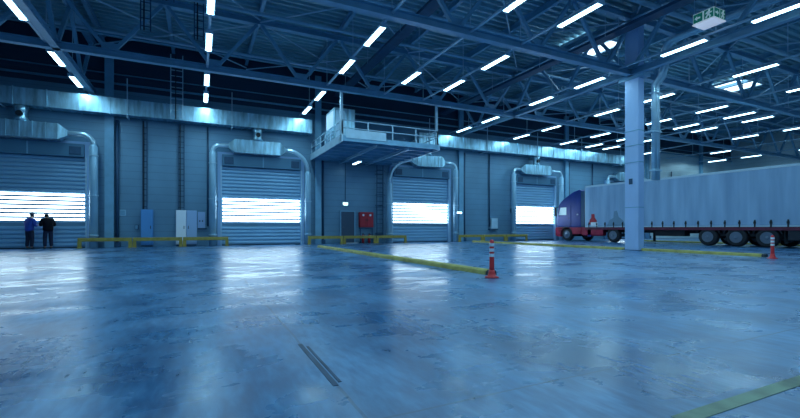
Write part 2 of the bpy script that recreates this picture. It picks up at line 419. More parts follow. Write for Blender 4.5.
# air curtain unit over each door with two pipes
def air_curtain(xa, xb, xl, xr, label, bigl, bigr):
    r_ = thing('air_curtain', label, 'air curtain', ((xa+xb)/2, 25.45, 5.65), 0, 'air curtains above the dock doors')
    hw = (xb-xa)/2; cx = (xa+xb)/2
    obj('casing', MB().box(-hw, hw, -.3, .3, -.38, .38), M['galv'], r_, bevel=.02)
    for i in range(1, 6):
        x = -hw + 2*hw*i/6; obj('casing_rib', MB().box(x-.02, x+.02, -.32, .32, -.4, .4), M['galv'], r_)
    for s in (-1, 1):
        t = MB(); a = s*hw; b_ = s*(hw+.32)
        t.add([(a,-.3,-.38),(a,.3,-.38),(a,.3,.38),(a,-.3,.38),(b_,-.13,-.13),(b_,.13,-.13),(b_,.13,.13),(b_,-.13,.13)],
              [(0,1,2,3),(4,7,6,5),(0,4,5,1),(1,5,6,2),(2,6,7,3),(3,7,4,0)])
        obj('taper', t, M['galv'], r_)
    for s, xe, big in ((-1, xl, bigl), (1, xr, bigr)):
        x = xe-cx; R = big; st = s*(hw+.30)
        pts = [(st, 0, .0), (x-s*R, 0, .0)] if abs(x-s*R) > abs(st)+.02 else [(st, 0, 0)]
        cx2 = x-s*R
        pts += [(cx2 + s*R*math.sin(a), 0, -R+R*math.cos(a)) for a in [PI/2*i/10 for i in range(1, 11)]]
        obj('elbow_pipe', MB().tube(pts, .12, 14), M['pipe'], r_, smooth=True)
        zt = -R
        obj('drop_pipe', MB().tube([(x,0,zt+.02),(x,0,zt-.04),(x,0,zt-.1),(x,0,-5.64)], .2, 18, radii=[.125,.14,.185,.185]), M['pipe_w'], r_, smooth=True)
        for zz in (4.6, 2.6, .6):
            if zz < 5.65+zt: obj('pipe_collar', MB().cyl((x,0,zz-5.65),(x,0,zz-5.65+.05), .215, 18), M['steel_light'], r_)
    # supply neck up to the trunk duct
    obj('neck', MB().tube([(0,0,.38),(0,0,.6),(0,0,.85),(0,0,1.09)], .2, 16, radii=[.34,.22,.22,.34]), M['galv'], r_, smooth=True)
    obj('damper', MB().cyl((0,-.3,.72),(0,-.2,.72), .13, 14), M['black'], r_)
    return r_
air_curtain(-9.0, -6.1, -9.95, -4.75, 'long silver air curtain with pipes above the far left dock door', .35, .5)
air_curtain(1.84, 4.33, .70, 6.02, 'silver air curtain with pipes above the dock door left of the platform', .35, 1.2)
air_curtain(13.5, 15.5, 11.5, 16.8, 'silver air curtain partly hidden by the right end of the platform', 1.6, .4)
air_curtain(23.2, 25.8, 22.2, 27.3, 'silver air curtain above the dock door beside the truck cab', .35, .4)
air_curtain(34.2, 36.8, 33., 38.4, 'silver air curtain showing over the trailer roof', .35, .4)

# trunk duct, in two lengths
def trunk(xa, xb, label):
    r_ = thing('trunk_duct', label, 'duct', (xa, 25.45, 0), 0, 'trunk duct along the back wall')
    L_ = xb-xa
    obj('casing', MB().box(0, L_, -.33, .33, 6.76, 7.56), M['galv'], r_)
    x = 1.2
    while x < L_:
        obj('flange', MB().box(x-.025, x+.025, -.36, .36, 6.73, 7.59), M['galv'], r_); x += 1.25
    x = .8
    while x < L_:
        obj('hanger', MB().box(x-.02, x+.02, -.40, -.36, 6.6, 8.6), M['steel_light'], r_)
        obj('bearer', MB().box(x-.03, x+.03, -.40, .5, 6.66, 6.72), M['steel_light'], r_); x += 4.95
trunk(X0+.02, 6.2, 'long silver ribbed duct on the back wall left of the platform')
trunk(13.6, 37.2, 'long silver ribbed duct on the back wall right of the platform')
o = obj('wall_pipe', MB().cyl((X0+.02, 25.9, 8.5), (X1-.02, 25.9, 8.5), .06, 10), M['steel'], smooth=True); tag(o, 'thin straight pipe along the dark upper part of the back wall', 'pipe')
o = obj('wall_pipe', MB().cyl((X0+.02, 25.9, 9.0), (X1-.02, 25.9, 9.0), .035, 8), M['steel'], smooth=True); tag(o, 'very thin upper pipe running along the back wall close under the roof', 'pipe')

# wall columns between the doors
for i, x in enumerate((-4.15, 6.75, 17.5, 28.3, 39.1, 48.)):
    w = thing('wall_column', ['wall column right of the far left dock door', 'wall column at the left edge of the platform', 'wall column right of the dock door beside the platform', 'wall column behind the truck cab', 'wall column behind the trailer, rising over it', 'wall column near the far right corner'][i], 'column', (x, YB, 0), 0, 'columns along the back wall')
    obj('shaft', MB().box(-.14, .14, -.22, 0, 0, ZD-.35), M['steel'], w)
    obj('flange', MB().box(-.2, .2, -.25, -.22, 0, ZD-.35), M['steel'], w)
    obj('cable_pipe', MB().cyl((.33, -.12, .25), (.33, -.12, 6.6), .08, 10), M['steel_dark'], w, smooth=True)
    obj('pipe_shoe', MB().box(.22, .46, -.24, 0, 0, .25), M['steel_dark'], w)
for i, x in enumerate((-13.0, .45, 20.2, 31.6, 43.)):
    o = obj('conduit', MB().cyl((x, 25.92, 1.1), (x, 25.92, 6.7), .05, 8), M['steel_dark'], smooth=True)
    tag(o, ['dark conduit on the wall near the left end', 'dark conduit on the wall just left of the second dock door', 'dark conduit on the wall above the small grey switch box', 'dark conduit on the wall above the front of the trailer', 'dark conduit on the back wall near the far right corner'][i], 'conduit', 'conduits on the back wall')

# ------------------------------------------------------------------ platform
pf = thing('platform', 'raised steel service platform with railings hung from the rear truss', 'platform', (6.35, 19.6, 5.5))
W_, D_ = 5.45, 6.3
obj('deck', MB().box(0, W_, 0, D_, -.06, 0), M['steel'], pf)
obj('edge_beam', MB().box(-.06, 0, -.06, D_, -.25, .12), M['steel_light'], pf)
obj('edge_beam', MB().box(W_, W_+.06, -.06, D_, -.25, .12), M['steel_light'], pf)
obj('edge_beam', MB().box(0, W_, -.06, 0, -.22, .04), M['steel'], pf)
for i in range(7):
    y = .6 + i*.9; obj('cross_beam', MB().ibeam((0, y, -.16), (W_, y, -.16), .1, .2, .015), M['steel'], pf)
for i in (1, 2): obj('cross_beam', MB().ibeam((W_*i/3, 0, -.3), (W_*i/3, D_, -.3), .1, .16, .015), M['steel'], pf)
def railing(a, b, n):
    a = Vector(a); b = Vector(b)
    for z in (.45, .82): obj('handrail', MB().tube([a+Vector((0,0,z)), b+Vector((0,0,z))], .028, 8), M['steel_light'], pf, smooth=True)
    for i in range(n+1):
        q = a.lerp(b, i/n); obj('railing_post', MB().box(q.x-.025, q.x+.025, q.y-.025, q.y+.025, .0, .82), M['steel_light'], pf)
railing((.0, .05, 0), (W_, .05, 0), 4); railing((.0, .05, 0), (.0, D_-.1, 0), 6); railing((W_, .05, 0), (W_, D_-.1, 0), 5)
obj('fascia_panel', MB().box(.15, 2.3, -.09, -.06, -.06, .36), M['steel_light'], pf)
for x in (0, W_): obj('hanger_post', MB().box(x-.06, x+.06, .14, .26, -.2, ZC-5.5-.14), M['steel_light'], pf)
for i, (x, y) in enumerate(((8.75, 24.2),)):
    l_ = thing('under_platform_light', ['small lit lamp under the platform above the grey door', 'small lit lamp under the right end of the platform'][i], 'light', (x, y, 4.98), 0, 'lamps under the platform')
    obj('housing', MB().box(-.09, .09, -.6, .6, .03, .1), M['steel_light'], l_); obj('diffuser', MB().box(-.07, .07, -.58, .58, 0, .03), M['tube'], l_)
    obj('stem', MB().box(-.02, .02, -.02, .02, .1, .22), M['steel_light'], l_)
ah = thing('air_handler', 'silver air handling unit standing on the raised platform', 'air handler', (7.25, 22.8, 5.5))
obj('casing', MB().box(-.6, .6, -.8, .8, .1, 2.1), M['galv'], ah, bevel=.02)
obj('service_door', MB().box(-.5, .0, -.83, -.8, .25, 1.95), M['steel_light'], ah)
obj('louvre_panel', MB().box(-.63, -.6, -.65, .65, 1.1, 1.95), M['whitecab'], ah)
for z in [.3+.18*i for i in range(4)]: obj('louvre', MB().box(-.64, -.6, -.6, .6, z, z+.06), M['steel_light'], ah)
for sx in (-.5, .45):
    for sy in (-.7, .65): obj('foot', MB().box(sx, sx+.06, sy, sy+.06, 0, .1), M['steel_dark'], ah)
fp = thing('fan_box', 'squat silver fan box on the platform near its right railing', 'fan', (10.6, 24.4, 5.5))
obj('casing', MB().box(-.55, .55, -.45, .45, .08, 1.0), M['galv'], fp, bevel=.03); obj('inlet_ring', MB().lathe([(.3,0),(.34,.02),(.34,.1),(.3,.12)], (-.67, 0, .5), 20, 'x'), M['pipe'], fp)
obj('skid', MB().box(-.5, .5, -.35, .35, 0, .08), M['steel_dark'], fp)

# vertical ladder left of door 3
ld = thing('wall_ladder', 'dark caged steel ladder on the wall left of the third dock door', 'ladder', (10.95, 25.75, 0))
for s in (-.22, .22): obj('stringer', MB().box(s-.025, s+.025, -.03, .03, .25, 5.2), M['steel_dark'], ld)
for i in range(16): obj('rung', MB().cyl((-.22, 0, .4+i*.3), (.22, 0, .4+i*.3), .018, 8), M['steel_dark'], ld)
for z in (.6, 2.5, 4.6): obj('standoff', MB().box(-.24, .24, .03, .25, z, z+.05), M['steel_dark'], ld)
for z in (2.4, 3.2, 4.0, 4.8): obj('cage_hoop', MB().tube([(.33*math.cos(a), -.33*math.sin(a)*1.3, z) for a in [PI*i/10 for i in range(11)]], .018, 6), M['steel_dark'], ld)

# personnel door, exit lamp, fire cabinet
d = thing('door_6', 'dark grey personnel door under the platform', 'door', (8.75, YB, 0)); d['kind'] = 'structure'
obj('leaf', MB().box(-.45, .45, -.06, 0, .02, 2.06), M['doorgrey'], d)
f = MB(); f.box(-.52, -.45, -.09, 0, 0, 2.13); f.box(.45, .52, -.09, 0, 0, 2.13); f.box(-.45, .45, -.09, 0, 2.06, 2.13); obj('frame', f, M['steel'], d)
obj('handle', MB().tube([(-.36,-.06,1.05),(-.36,-.12,1.05),(-.24,-.12,1.05)], .013, 8), M['hub'], d)
obj('threshold', MB().box(-.5, .6, -.5, -.1, 0, .04), M['white'], d)
e = thing('exit_light', 'small glowing green-white exit lamp above the grey door', 'exit light', (8.6, YB, 2.55))
obj('case', MB().box(-.2, .2, -.06, 0, -.08, .14), M['white'], e); obj('lit_face', MB().prism([(-.17,.1),(-.13,-.07),(.13,-.07),(.17,.1)], 'y', -.075, -.06), M['exitlit'], e)
obj('conduit', MB().cyl((0,-.03,.14),(0,-.03,2.7), .015, 6), M['steel_dark'], e)
fc = thing('fire_hose_cabinet', 'red fire hose cabinet on the wall right of the grey door', 'fire cabinet', (10.0, YB, 0))
obj('body', MB().box(-.48, .48, -.26, 0, 1.05, 2.05), M['red'], fc, bevel=.015)
for s in (-.245, .245):
    dd = obj('door', MB().box(s-.22, s+.22, -.285, -.26, 1.1, 2.0), M['red'], fc, bevel=.01)
    obj('round_sign', MB().cyl((s,-.285,1.85),(s,-.292,1.85), .075, 20), M['white'], dd)
    obj('handle', MB().box(s*.25-.02, s*.25+.02, -.31, -.285, 1.45, 1.6), M['black'], dd)
st = MB()
obj('stand', MB().box(-.46, .46, -.22, -.02, .95, 1.05), M['steel_dark'], fc)
for sx in (-.45, .39): obj('leg', MB().box(sx, sx+.06, -.22, -.16, 0, .95), M['steel_dark'], fc)
for i, x in enumerate((9.78, 10.22)):
    ex = thing('fire_extinguisher', ['fire extinguisher under the left half of the red cabinet', 'fire extinguisher under the right half of the red cabinet'][i], 'fire extinguisher', (x, 25.86, 0), 0, 'fire extinguishers under the red cabinet')
    obj('cylinder', MB().lathe([(.07,0),(.085,.02),(.085,.46),(.06,.53),(.03,.56)], n=18), M['red'], ex, smooth=True)
    obj('valve', MB().lathe([(.022,.56),(.022,.62),(.03,.63),(.03,.66)], n=10), M['black'], ex)
    obj('hose', MB().tube([(.02,-.02,.6),(.09,-.02,.58),(.115,-.02,.45),(.11,-.02,.2)], .012, 6), M['black'], ex)

# cabinets and boxes along the wall
def cabinet(x0, x1, z1, m, label, depth=.38, handle=1):
    t = thing('electrical_cabinet', label, 'cabinet', ((x0+x1)/2, YB-.05, 0)); w = (x1-x0)/2
    obj('body', MB().box(-w, w, -depth, 0, .1, z1), m, t, bevel=.01); obj('plinth', MB().box(-w+.02, w-.02, -depth+.03, 0, 0, .1), M['steel_dark'], t)
    dd = obj('door', MB().box(-w+.03, w-.03, -depth-.02, -depth, .14, z1-.04), m, t, bevel=.006)
    obj('handle', MB().box(handle*(w-.1)-.015, handle*(w-.1)+.015, -depth-.05, -depth-.02, .95, 1.12), M['black'], dd)
cabinet(-2.75, -2.2, 1.98, M['bluecab'], 'light blue electrical cabinet against the back wall')
cabinet(-1.12, -.63, 1.97, M['whitecab'], 'bright white electrical cabinet, left of the paired cabinets')
cabinet(-.62, -.1, 1.97, M['greycab'], 'pale blue-grey cabinet touching the white cabinet on its right', .34, -1)
pb = thing('panel_board', 'open wall-mounted control board between the pale cabinet and second dock door', 'control board', (.12, YB, 0))
obj('backplate', MB().box(-.18, .2, -.05, 0, 1.0, 1.9), M['greycab'], pb); obj('shelf', MB().box(-.18, .28, -.2, 0, .92, 1.0), M['steel_dark'], pb)
for i in range(2): obj('switch', MB().box(-.1+.14*i, -.05+.14*i, -.07, -.05, 1.35, 1.43), M['black'], pb)
sg = thing('wall_plate', 'small square pale plate on the wall left of the blue cabinet', 'plate', (-3.6, YB, 1.8))
obj('plate', MB().box(-.14, .14, -.02, 0, -.16, .16), M['pipe_w'], sg); obj('inset', MB().box(-.1, .1, -.026, -.02, -.12, .12), M['steel'], sg)
sb = thing('switch_box', 'small grey switch box on the wall left of the fourth dock door', 'switch box', (20.6, YB, 0))
obj('body', MB().box(-.3, .3, -.22, 0, .95, 1.75), M['steel_light'], sb, bevel=.01); obj('shelf', MB().box(-.45, .3, -.26, 0, .85, .95), M['steel_dark'], sb)
jb = thing('junction_box', 'tiny dark junction box on the wall beside the blue cabinet', 'junction box', (-2.95, YB, 1.05)); obj('body', MB().box(-.1, .06, -.12, 0, -.12, .12), M['steel_dark'], jb); obj('cover', MB().box(-.08, .04, -.135, -.12, -.1, .1), M['steel'], jb)
wl = thing('wall_lamp', 'bright small wall lamp right of the third dock door', 'light', (16.95, 25.2, 2.1))
obj('case', MB().box(-.22, .18, -.04, .04, -.06, .06), M['white'], wl); obj('lit_face', MB().box(-.2, .16, -.06, -.04, -.05, .05), M['tube'], wl)
obj('arm', MB().box(-.03, .03, .04, .79, -.03, .03), M['steel_light'], wl)
# cable ladders
def cable_ladder(x, y, z0, z1, label, m, w=.22):
    t = thing('cable_ladder', label, 'cable ladder', (x, y, z0))
    for s in (-w, w): obj('side_rail', MB().box(s-.02, s+.02, -.03, .03, 0, z1-z0), m, t)
    n_ = int((z1-z0)/.3)
    for i in range(n_): obj('rung', MB().box(-w, w, -.015, .015, .15+i*.3, .18+i*.3), m, t)
    obj('cable', MB().tube([(-.05,-.03,0),(-.05,-.03,z1-z0)], .025, 6), M['black'], t)
    return t
cable_ladder(-2.6, 25.93, 1.98, 6.7, 'cable ladder rising from the light blue cabinet', M['steel_dark'], .1)
cable_ladder(-.88, 25.9, 1.97, 6.7, 'cable ladder rising from the bright white cabinet', M['steel_dark'], .14)
cable_ladder(-1.05, 24.95, 6.76, ZT-.2, 'pale cable ladder in front of the duct rising to the roof', M['steel_light'], .28)
for i, (x, y) in enumerate(((-1.8, 18.2), (.0, 18.2), (-.9, 15.5))):
    cable_ladder(x, y, ZC+.5, ZD-.05, ['hanging cable ladder under the roof left of the second light row', 'hanging cable ladder under the roof close beside the second light row', 'hanging cable ladder nearest the viewer between the first two light rows'][i], M['steel_dark'], .16)
# long cable tray overhead
for i, (x, z) in enumerate(((8.0, 9.4), (15.9, 9.2), (21.2, 9.3))):
    t = thing('cable_tray', ['dark cable tray overhead right of the platform hangers', 'dark cable tray overhead left of the big column', 'dark cable tray overhead right of the big column'][i], 'cable tray', (x, 0, z), 0, 'cable trays under the roof')
    obj('tray', MB().box(-.25, .25, 3.6, 25.8, 0, .02).box(-.25, -.23, 3.6, 25.8, .02, .12).box(.23, .25, 3.6, 25.8, .02, .12), M['steel_dark'], t)
    for j in range(3): obj('cable', MB().cyl((-.15+.14*j, 3.6, .055), (-.15+.14*j, 25.8, .055), .03, 6), M['black'], t)
    for y in (4.6, 8.4, 12.2, 16., 19.8, 23.4): obj('hanger', MB().box(-.26, -.24, y-.01, y+.01, .0, ZT-z-.1), M['steel_light'], t)
# pale transverse pipes in front, high under the roof
for i, (y, z, r) in enumerate(((10.6, 9.9, .11), (14.9, 9.75, .08), (17.9, 9.8, .07), (22.2, 9.7, .07))):
    o = obj('sprinkler_pipe', MB().cyl((X0+.02, y, z), (X1-.02, y, z), r, 10), M['pipe_w'], smooth=True)
    tag(o, ['thick pale pipe crossing under the roof nearest the viewer', 'pale pipe crossing under the roof just behind the big column', 'thin pale pipe crossing under the roof before the rear truss', 'thin pale pipe crossing under the roof behind the rear truss'][i], 'pipe', 'pipes crossing under the roof')

# hanging exit sign
es = thing('hanging_sign', 'hanging green and white box sign with running figure, right of column', 'sign', (15.6, 8.0, 8.1))
obj('box', MB().box(0, .66, 0, .66, 0.012, .36), M['signw'], es)
obj('underside', MB().box(-.02, .68, -.02, .68, -.02, .012), M['signu'], es)
def glyphs(parent, face, items):
    for nm, poly, m in items:
        q = MB()
        if face == 'x': q.prism([(.66-p[0], p[1]) for p in poly], 'x', -.012 if m is M['signg'] else -.02, 0)
        else: q.prism(poly, 'y', -.012 if m is M['signg'] else -.02, 0)
        obj(nm, q, m, parent)
def man(cx, cz, s):
    return [(cx+a*s, cz+b*s) for a, b in ((-.05,.10),(.03,.12),(.06,.06),(.11,.07),(.10,.03),(.04,.02),(.03,-.02),(.08,-.06),(.04,-.13),(.01,-.12),(.03,-.07),(-.02,-.04),(-.06,-.12),(-.11,-.10),(-.06,-.02),(-.03,.05),(-.08,.02),(-.10,.04))]
def head(cx, cz, s): return [(cx+.02*s+.032*s*math.cos(a), cz+.16*s+.032*s*math.sin(a)) for a in [2*PI*i/10 for i in range(10)]]
arrow = [(.06,.18),(.14,.26),(.14,.21),(.24,.21),(.24,.15),(.14,.15),(.14,.10)]
for fc_ in ('x', 'y'):
    glyphs(es, fc_, [('green_panel', [(.02,.04),(.30,.04),(.30,.33),(.02,.33)], M['signg']), ('green_panel', [(.36,.04),(.64,.04),(.64,.33),(.36,.33)], M['signg']),
        ('arrow', arrow if fc_ == 'x' else [(.66-.36-p[0], p[1]) for p in arrow], M['signw']), ('running_figure', man(.5,.17,1.), M['signw']), ('figure_head', head(.5,.14,1.), M['signw'])])
for x, y in ((.03,.03),(.63,.03),(.03,.63)): obj('hanging_wire', MB().cyl((x,y,.36),(x,y,ZT-8.1-.1), .008, 6), M['pipe_w'], es)

# ------------------------------------------------------------------ yellow guard rails by the wall
def guard(xa, xb, label, post=2.35):
    L_ = xb-xa; t = thing('guard_rail', label, 'guard rail', (xa, 25.15, 0), 0, 'yellow guard rails along the back wall')
    n_ = max(2, round(L_/post)); seg = L_/n_
    for i in range(n_):
        a, b_ = i*seg, (i+1)*seg
        obj('beam', MB().box(a+.02, b_-.02, -.06, .06, .33, .51), M['yellow'], t, bevel=.015)
        for x in (a+.09, b_-.09):
            p_ = obj('post', MB().box(x-.08, x+.08, -.05, .05, .02, .33), M['yellow'], t)
            obj('foot_plate', MB().box(x-.11, x+.11, -.11, .11, 0, .02), M['yellow'], p_)
guard(-5.35, 1.5, 'low yellow guard rail before the electrical cabinets at left')
guard(5.95, 12.65, 'low yellow guard rail before the grey door and fire cabinet')
guard(16.85, 23.3, 'low yellow guard rail left of the dock door by the truck')

# ------------------------------------------------------------------ kerbs, delineators, marking
def kerb(x, y0, y1, label):
    t = thing('kerb', label, 'kerb', (x, y0, 0)); L_ = y1-y0
    pr = [(-.12,0),(.12,0),(.10,.08),(.06,.11),(-.06,.11),(-.10,.08)]
    n_ = max(1, round(L_/1.8)); s = L_/n_
    for i in range(n_): obj('segment', MB().prism(pr, 'y', i*s+.008, (i+1)*s-.008), M['kerb'], t)
    obj('end_cap', MB().prism([(a*.98, b*.97) for a, b in pr], 'y', -.09, 0), M['black'], t)
kerb(5.62, 7.2, 21.2, 'yellow kerb on the open floor leading towards the dock doors')
kerb(17.6, 7.5, 11.85, 'yellow kerb in front of the big column, nearer piece')
kerb(17.6, 12.65, 24.4, 'yellow kerb running from the big column towards the back wall')
kerb(29.9, 8.5, 21.0, 'yellow kerb on the floor behind the trailer')
def delineator(x, y, label):
    t = thing('delineator_post', label, 'traffic post', (x, y, 0), 0, 'red and white delineator posts')
    obj('base', MB().lathe([(.14,0),(.14,.02),(.085,.035),(.065,.10),(.055,.16)], n=20), M['redp'], t, smooth=True)
    obj('post', MB().lathe([(.052,.16),(.050,.20),(.042,.74),(.03,.76),(.012,.765)], n=20), M['redp'], t, smooth=True)
    for z in (.42, .525, .63): obj('reflective_band', MB().lathe([(.0515,z),(.0515,z+.065)], n=20), M['white'], t)
delineator(5.32, 6.75, 'red and white delineator post at the end of the nearer yellow kerb')
delineator(16.9, 6.95, 'red and white delineator post in front of the trailer wheels')
o = obj('trim_1', MB().box(.765, .80, 2.55, 3.6, 0, .003).box(.815, .835, 2.6, 3.5, 0, .003), M['score']); tag(o, 'dark double score line in the floor near the viewer', 'floor joint', kind='structure')
o = obj('floor_marking', MB().box(2.25, 9., 1.27, 1.36, .0, .003), M['marking']); tag(o, 'worn yellow stripe painted on the floor at bottom right', 'marking')

# ------------------------------------------------------------------ truck (facing the back wall)
def wheel_parts(parent, x, y, R=.5, wd=.32, dual=False, front=False):
    """tyre with rim, hub and studs; outer face looks to -x"""
    ty = obj('wheel', MB().lathe([(R*.62,0),(R*.80,-.02+.02),(R*.95,.015),(R,.07),(R,wd-.05),(R*.94,wd),(R*.6,wd)], (x, y, R), 36, 'x'), M['rubber'], parent, smooth=True)
    h = obj('rim', MB().lathe([(R*.60,-.005),(R*.56,-.01),(R*.50,.06),(R*.30,.07),(R*.26,.03),(R*.2,.0),(R*.18,-.03),(.0,-.035)] if not front else [(R*.60,-.008),(R*.55,-.01),(R*.5,.02),(R*.34,-.03),(R*.2,-.05),(R*.18,-.09),(0.001,-.095)], (x, y, R), 28, 'x'), M['hub'], ty, smooth=True)
    st = MB()
    for k in range(10):
        a = 2*PI*k/10; cy, cz = y+R*.38*math.cos(a), R+R*.38*math.sin(a); st.cyl((x+.0,cy,cz),(x+.07,cy,cz), .016, 6)
    obj('wheel_stud', st, M['chassis'], ty)
TX = 26.0; tk = thing('truck_tractor', 'blue truck tractor with red lower body facing the back wall', 'truck', (TX, 0, 0))
Wt = 2.5
# cab outline seen from the side: (y, z), nose towards +y
cab = [(22.35,1.05),(22.35,3.86),(22.55,3.92),(23.1,3.78),(23.75,3.45),(24.3,3.1),(24.52,2.85),(24.72,2.0),(24.78,1.05)]
obj('cab', MB().prism(cab, 'x', 0, Wt), M['cabblue'], tk, bevel=.07)
low = [(22.35,.55),(22.35,1.05),(24.78,1.05),(24.84,.9),(24.82,.4),(24.55,.32),(24.25,.32),(24.22,.62),(24.08,.92),(23.85,1.04),(23.55,1.04),(23.32,.92),(23.18,.62),(23.15,.5)]
obj('lower_body', MB().prism(low, 'x', -.03, Wt+.03), M['cabred'], tk, bevel=.02)
dr = obj('door', MB().prism([(23.3,1.1),(23.3,2.75),(24.35,2.75),(24.6,2.0),(24.62,1.1)], 'x', -.025, 0), M['cabblue'], tk, bevel=.01)
obj('side_window', MB().prism([(23.72,2.02),(23.72,2.62),(24.3,2.62),(24.5,2.02)], 'x', -.04, -.02), M['glass'], dr)
obj('door_handle', MB().box(-.05, -.02, 23.4, 23.55, 1.75, 1.79), M['black'], dr)
for s, x in ((-1, -.25), (1, Wt+.25)):
    m_ = obj('mirror', MB().box(x-.06, x+.06, 24.55, 24.72, 1.95, 2.65), M['black'], tk, bevel=.03)
    obj('mirror_arm', MB().bar((x,24.62,2.6),(0 if s < 0 else Wt,24.5,2.7), .04, .04), M['black'], m_)
obj('windscreen', MB().prism([(24.535,2.85),(24.55,2.86),(24.75,2.0),(24.735,1.99)], 'x', .12, Wt-.12), M['glass'], tk)
obj('side_deflector', MB().box(-.01, .05, 22.05, 22.35, 1.1, 3.75), M['steel_dark'], tk)
obj('side_marker', MB().box(-.03, -.0, 22.62, 22.72, 1.98, 2.08), M['white'], tk)
for z in (.45, .75): obj('step', MB().box(-.05, .2, 24.28, 24.5, z, z+.04), M['black'], tk)
obj('wheel_arch_trim', MB().tube([(-.035, 23.7+.56*math.cos(a), .5+.56*math.sin(a)) for a in [PI*i/12 for i in range(13)]], .03, 6), M['black'], tk)
obj('headlight', MB().box(.1, .5, 24.8, 24.86, .6, .85), M['glass'], tk); obj('headlight', MB().box(Wt-.5, Wt-.1, 24.8, 24.86, .6, .85), M['glass'], tk)
obj('frame_rail', MB().box(.75, .95, 18.6, 23.2, .75, 1.0), M['chassis'], tk); obj('frame_rail', MB().box(1.55, 1.75, 18.6, 23.2, .75, 1.0), M['chassis'], tk)
obj('fuel_tank', MB().box(.0, .6, 20.6, 22.25, .42, .98), M['cabred'], tk, bevel=.08)
obj('battery_box', MB().box(-.02, .02, 21.45, 21.75, .35, .95), M['cabblue'], tk)
obj('side_skirt', MB().box(-.02, .03, 20.45, 22.3, .5, 1.05), M['cabred'], tk)
obj('mudguard', MB().tube([(.3, 19.66+.6*math.cos(a), .5+.6*math.sin(a)) for a in [PI*(.05+.9*i/12) for i in range(13)]], .03, 6), M['chassis'], tk)
for z in (0,): obj('fifth_wheel', MB().box(.8, 1.7, 19.2, 20.2, 1.0, 1.08), M['chassis'], tk)
wheel_parts(tk, 0, 23.7, front=True); wheel_parts(tk, Wt-.32, 23.7, front=True)
wheel_parts(tk, 0, 19.66); wheel_parts(tk, Wt-.32, 19.66)
obj('axle', MB().cyl((.3,19.66,.5),(Wt-.3,19.66,.5), .12, 12), M['chassis'], tk); obj('axle', MB().cyl((.3,23.7,.5),(Wt-.3,23.7,.5), .1, 12), M['chassis'], tk)

tr = thing('semi_trailer', 'long curtain-sided trailer in pale blue tarpaulin behind the blue cab', 'trailer', (TX, 0, 0))
YT0, YT1 = 8.35, 21.95
# tarpaulin: side sheet with soft vertical folds, one closed box
cu = MB(); N_ = 136; prof = []
for i in range(N_+1):
    y = YT0 + (YT1-YT0)*i/N_
    prof.append((-.012 - .012*abs(math.sin(PI*(y-YT0)/.68))**.6 - .006*math.sin(y*9.1), y))
poly = prof + [(Wt+.02, YT1), (Wt+.02, YT0)]
cu.prism(poly, 'z', 1.14, 4.02)
obj('curtain', cu, M['curtain'], tr)
obj('roof', MB().box(-.03, Wt+.03, YT0, YT1, 4.07, 4.13), M['curtainrail'], tr)
for x0_, x1_ in ((-.05, .02), (Wt-.02, Wt+.05)): obj('roof_rail', MB().box(x0_, x1_, YT0, YT1, 4.0, 4.10), M['curtainrail'], tr)
obj('front_wall', MB().box(0, Wt, YT1, YT1+.05, 1.1, 4.1), M['curtainrail'], tr)
obj('side_rail', MB().box(-.04, .02, YT0, YT1, 1.06, 1.12), M['curtainrail'], tr)
obj('side_rail', MB().box(-.03, .08, YT0, YT1, .88, 1.05), M['chassisred'], tr); obj('side_rail', MB().box(Wt-.08, Wt+.03, YT0, YT1, .88, 1.05), M['chassisred'], tr)
obj('load_floor', MB().box(.08, Wt-.08, YT0, YT1, .98, 1.1), M['chassis'], tr)
for x in (.75, 1.6): obj('chassis_beam', MB().box(x, x+.15, YT0, 20.9, .68, .98), M['chassis'], tr)
y = YT0+.35
while y < YT1:
    s_ = obj('tension_strap', MB().box(-.045, -.03, y-.035, y+.035, 1.05, 1.42), M['black'], tr)
    obj('buckle', MB().box(-.06, -.04, y-.055, y+.055, 1.22, 1.34), M['black'], s_); y += .68
for yw in (13.67, 12.28, 10.92):
    wheel_parts(tr, 0, yw); wheel_parts(tr, Wt-.32, yw)
    obj('axle', MB().cyl((.3,yw,.5),(Wt-.3,yw,.5), .09, 12), M['chassis'], tr)
    obj('mudguard', MB().prism([(yw+a, z) for a, z in ((-.62,.72),(-.5,.96),(-.3,1.03),(.3,1.03),(.5,.96),(.62,.72),(.58,.70),(.46,.93),(.28,1.0),(-.28,1.0),(-.46,.93),(-.58,.70))], 'x', .02, .4), M['chassis'], tr)
obj('suspension', MB().box(.3, .7, 10.5, 14.1, .55, .88), M['chassis'], tr); obj('suspension', MB().box(1.8, 2.2, 10.5, 14.1, .55, .88), M['chassis'], tr)
obj('tool_box', MB().box(.02, .6, 8.8, 10.1, .38, .9), M['chassis'], tr, bevel=.03)
for x in (.25, Wt-.4):
    lg = obj('landing_leg', MB().box(x, x+.12, 18.05, 18.17, .12, .98), M['chassis'], tr); obj('foot', MB().box(x-.05, x+.17, 17.95, 18.27, .08, .12), M['chassis'], lg)
obj('pallet_box', MB().box(.35, .9, 15.1, 16.9, .5, .9), M['chassis'], tr)
obj('mud_flap', MB().box(.02, .34, 10.2, 10.22, .22, .85), M['black'], tr)
# red fitting with white plate on the headboard corner of the curtain
obj('red_decal', MB().prism([(20.95,1.25),(21.6,1.25),(21.55,1.6),(21.42,1.75),(21.4,2.02),(21.15,2.02),(21.12,1.75),(20.95,1.55)], 'x', -.035, -.02), M['red'], tr)
obj('white_decal', MB().box(-.045, -.02, 20.85, 21.45, 1.15, 1.42), M['white'], tr)
obj('dark_decal', MB().prism([(18.7,1.16),(20.1,1.16),(19.9,1.55),(19.6,1.7),(19.55,2.15),(19.35,2.2),(19.2,1.75),(18.85,1.5)], 'x', -.033, -.02), M['decal'], tr)

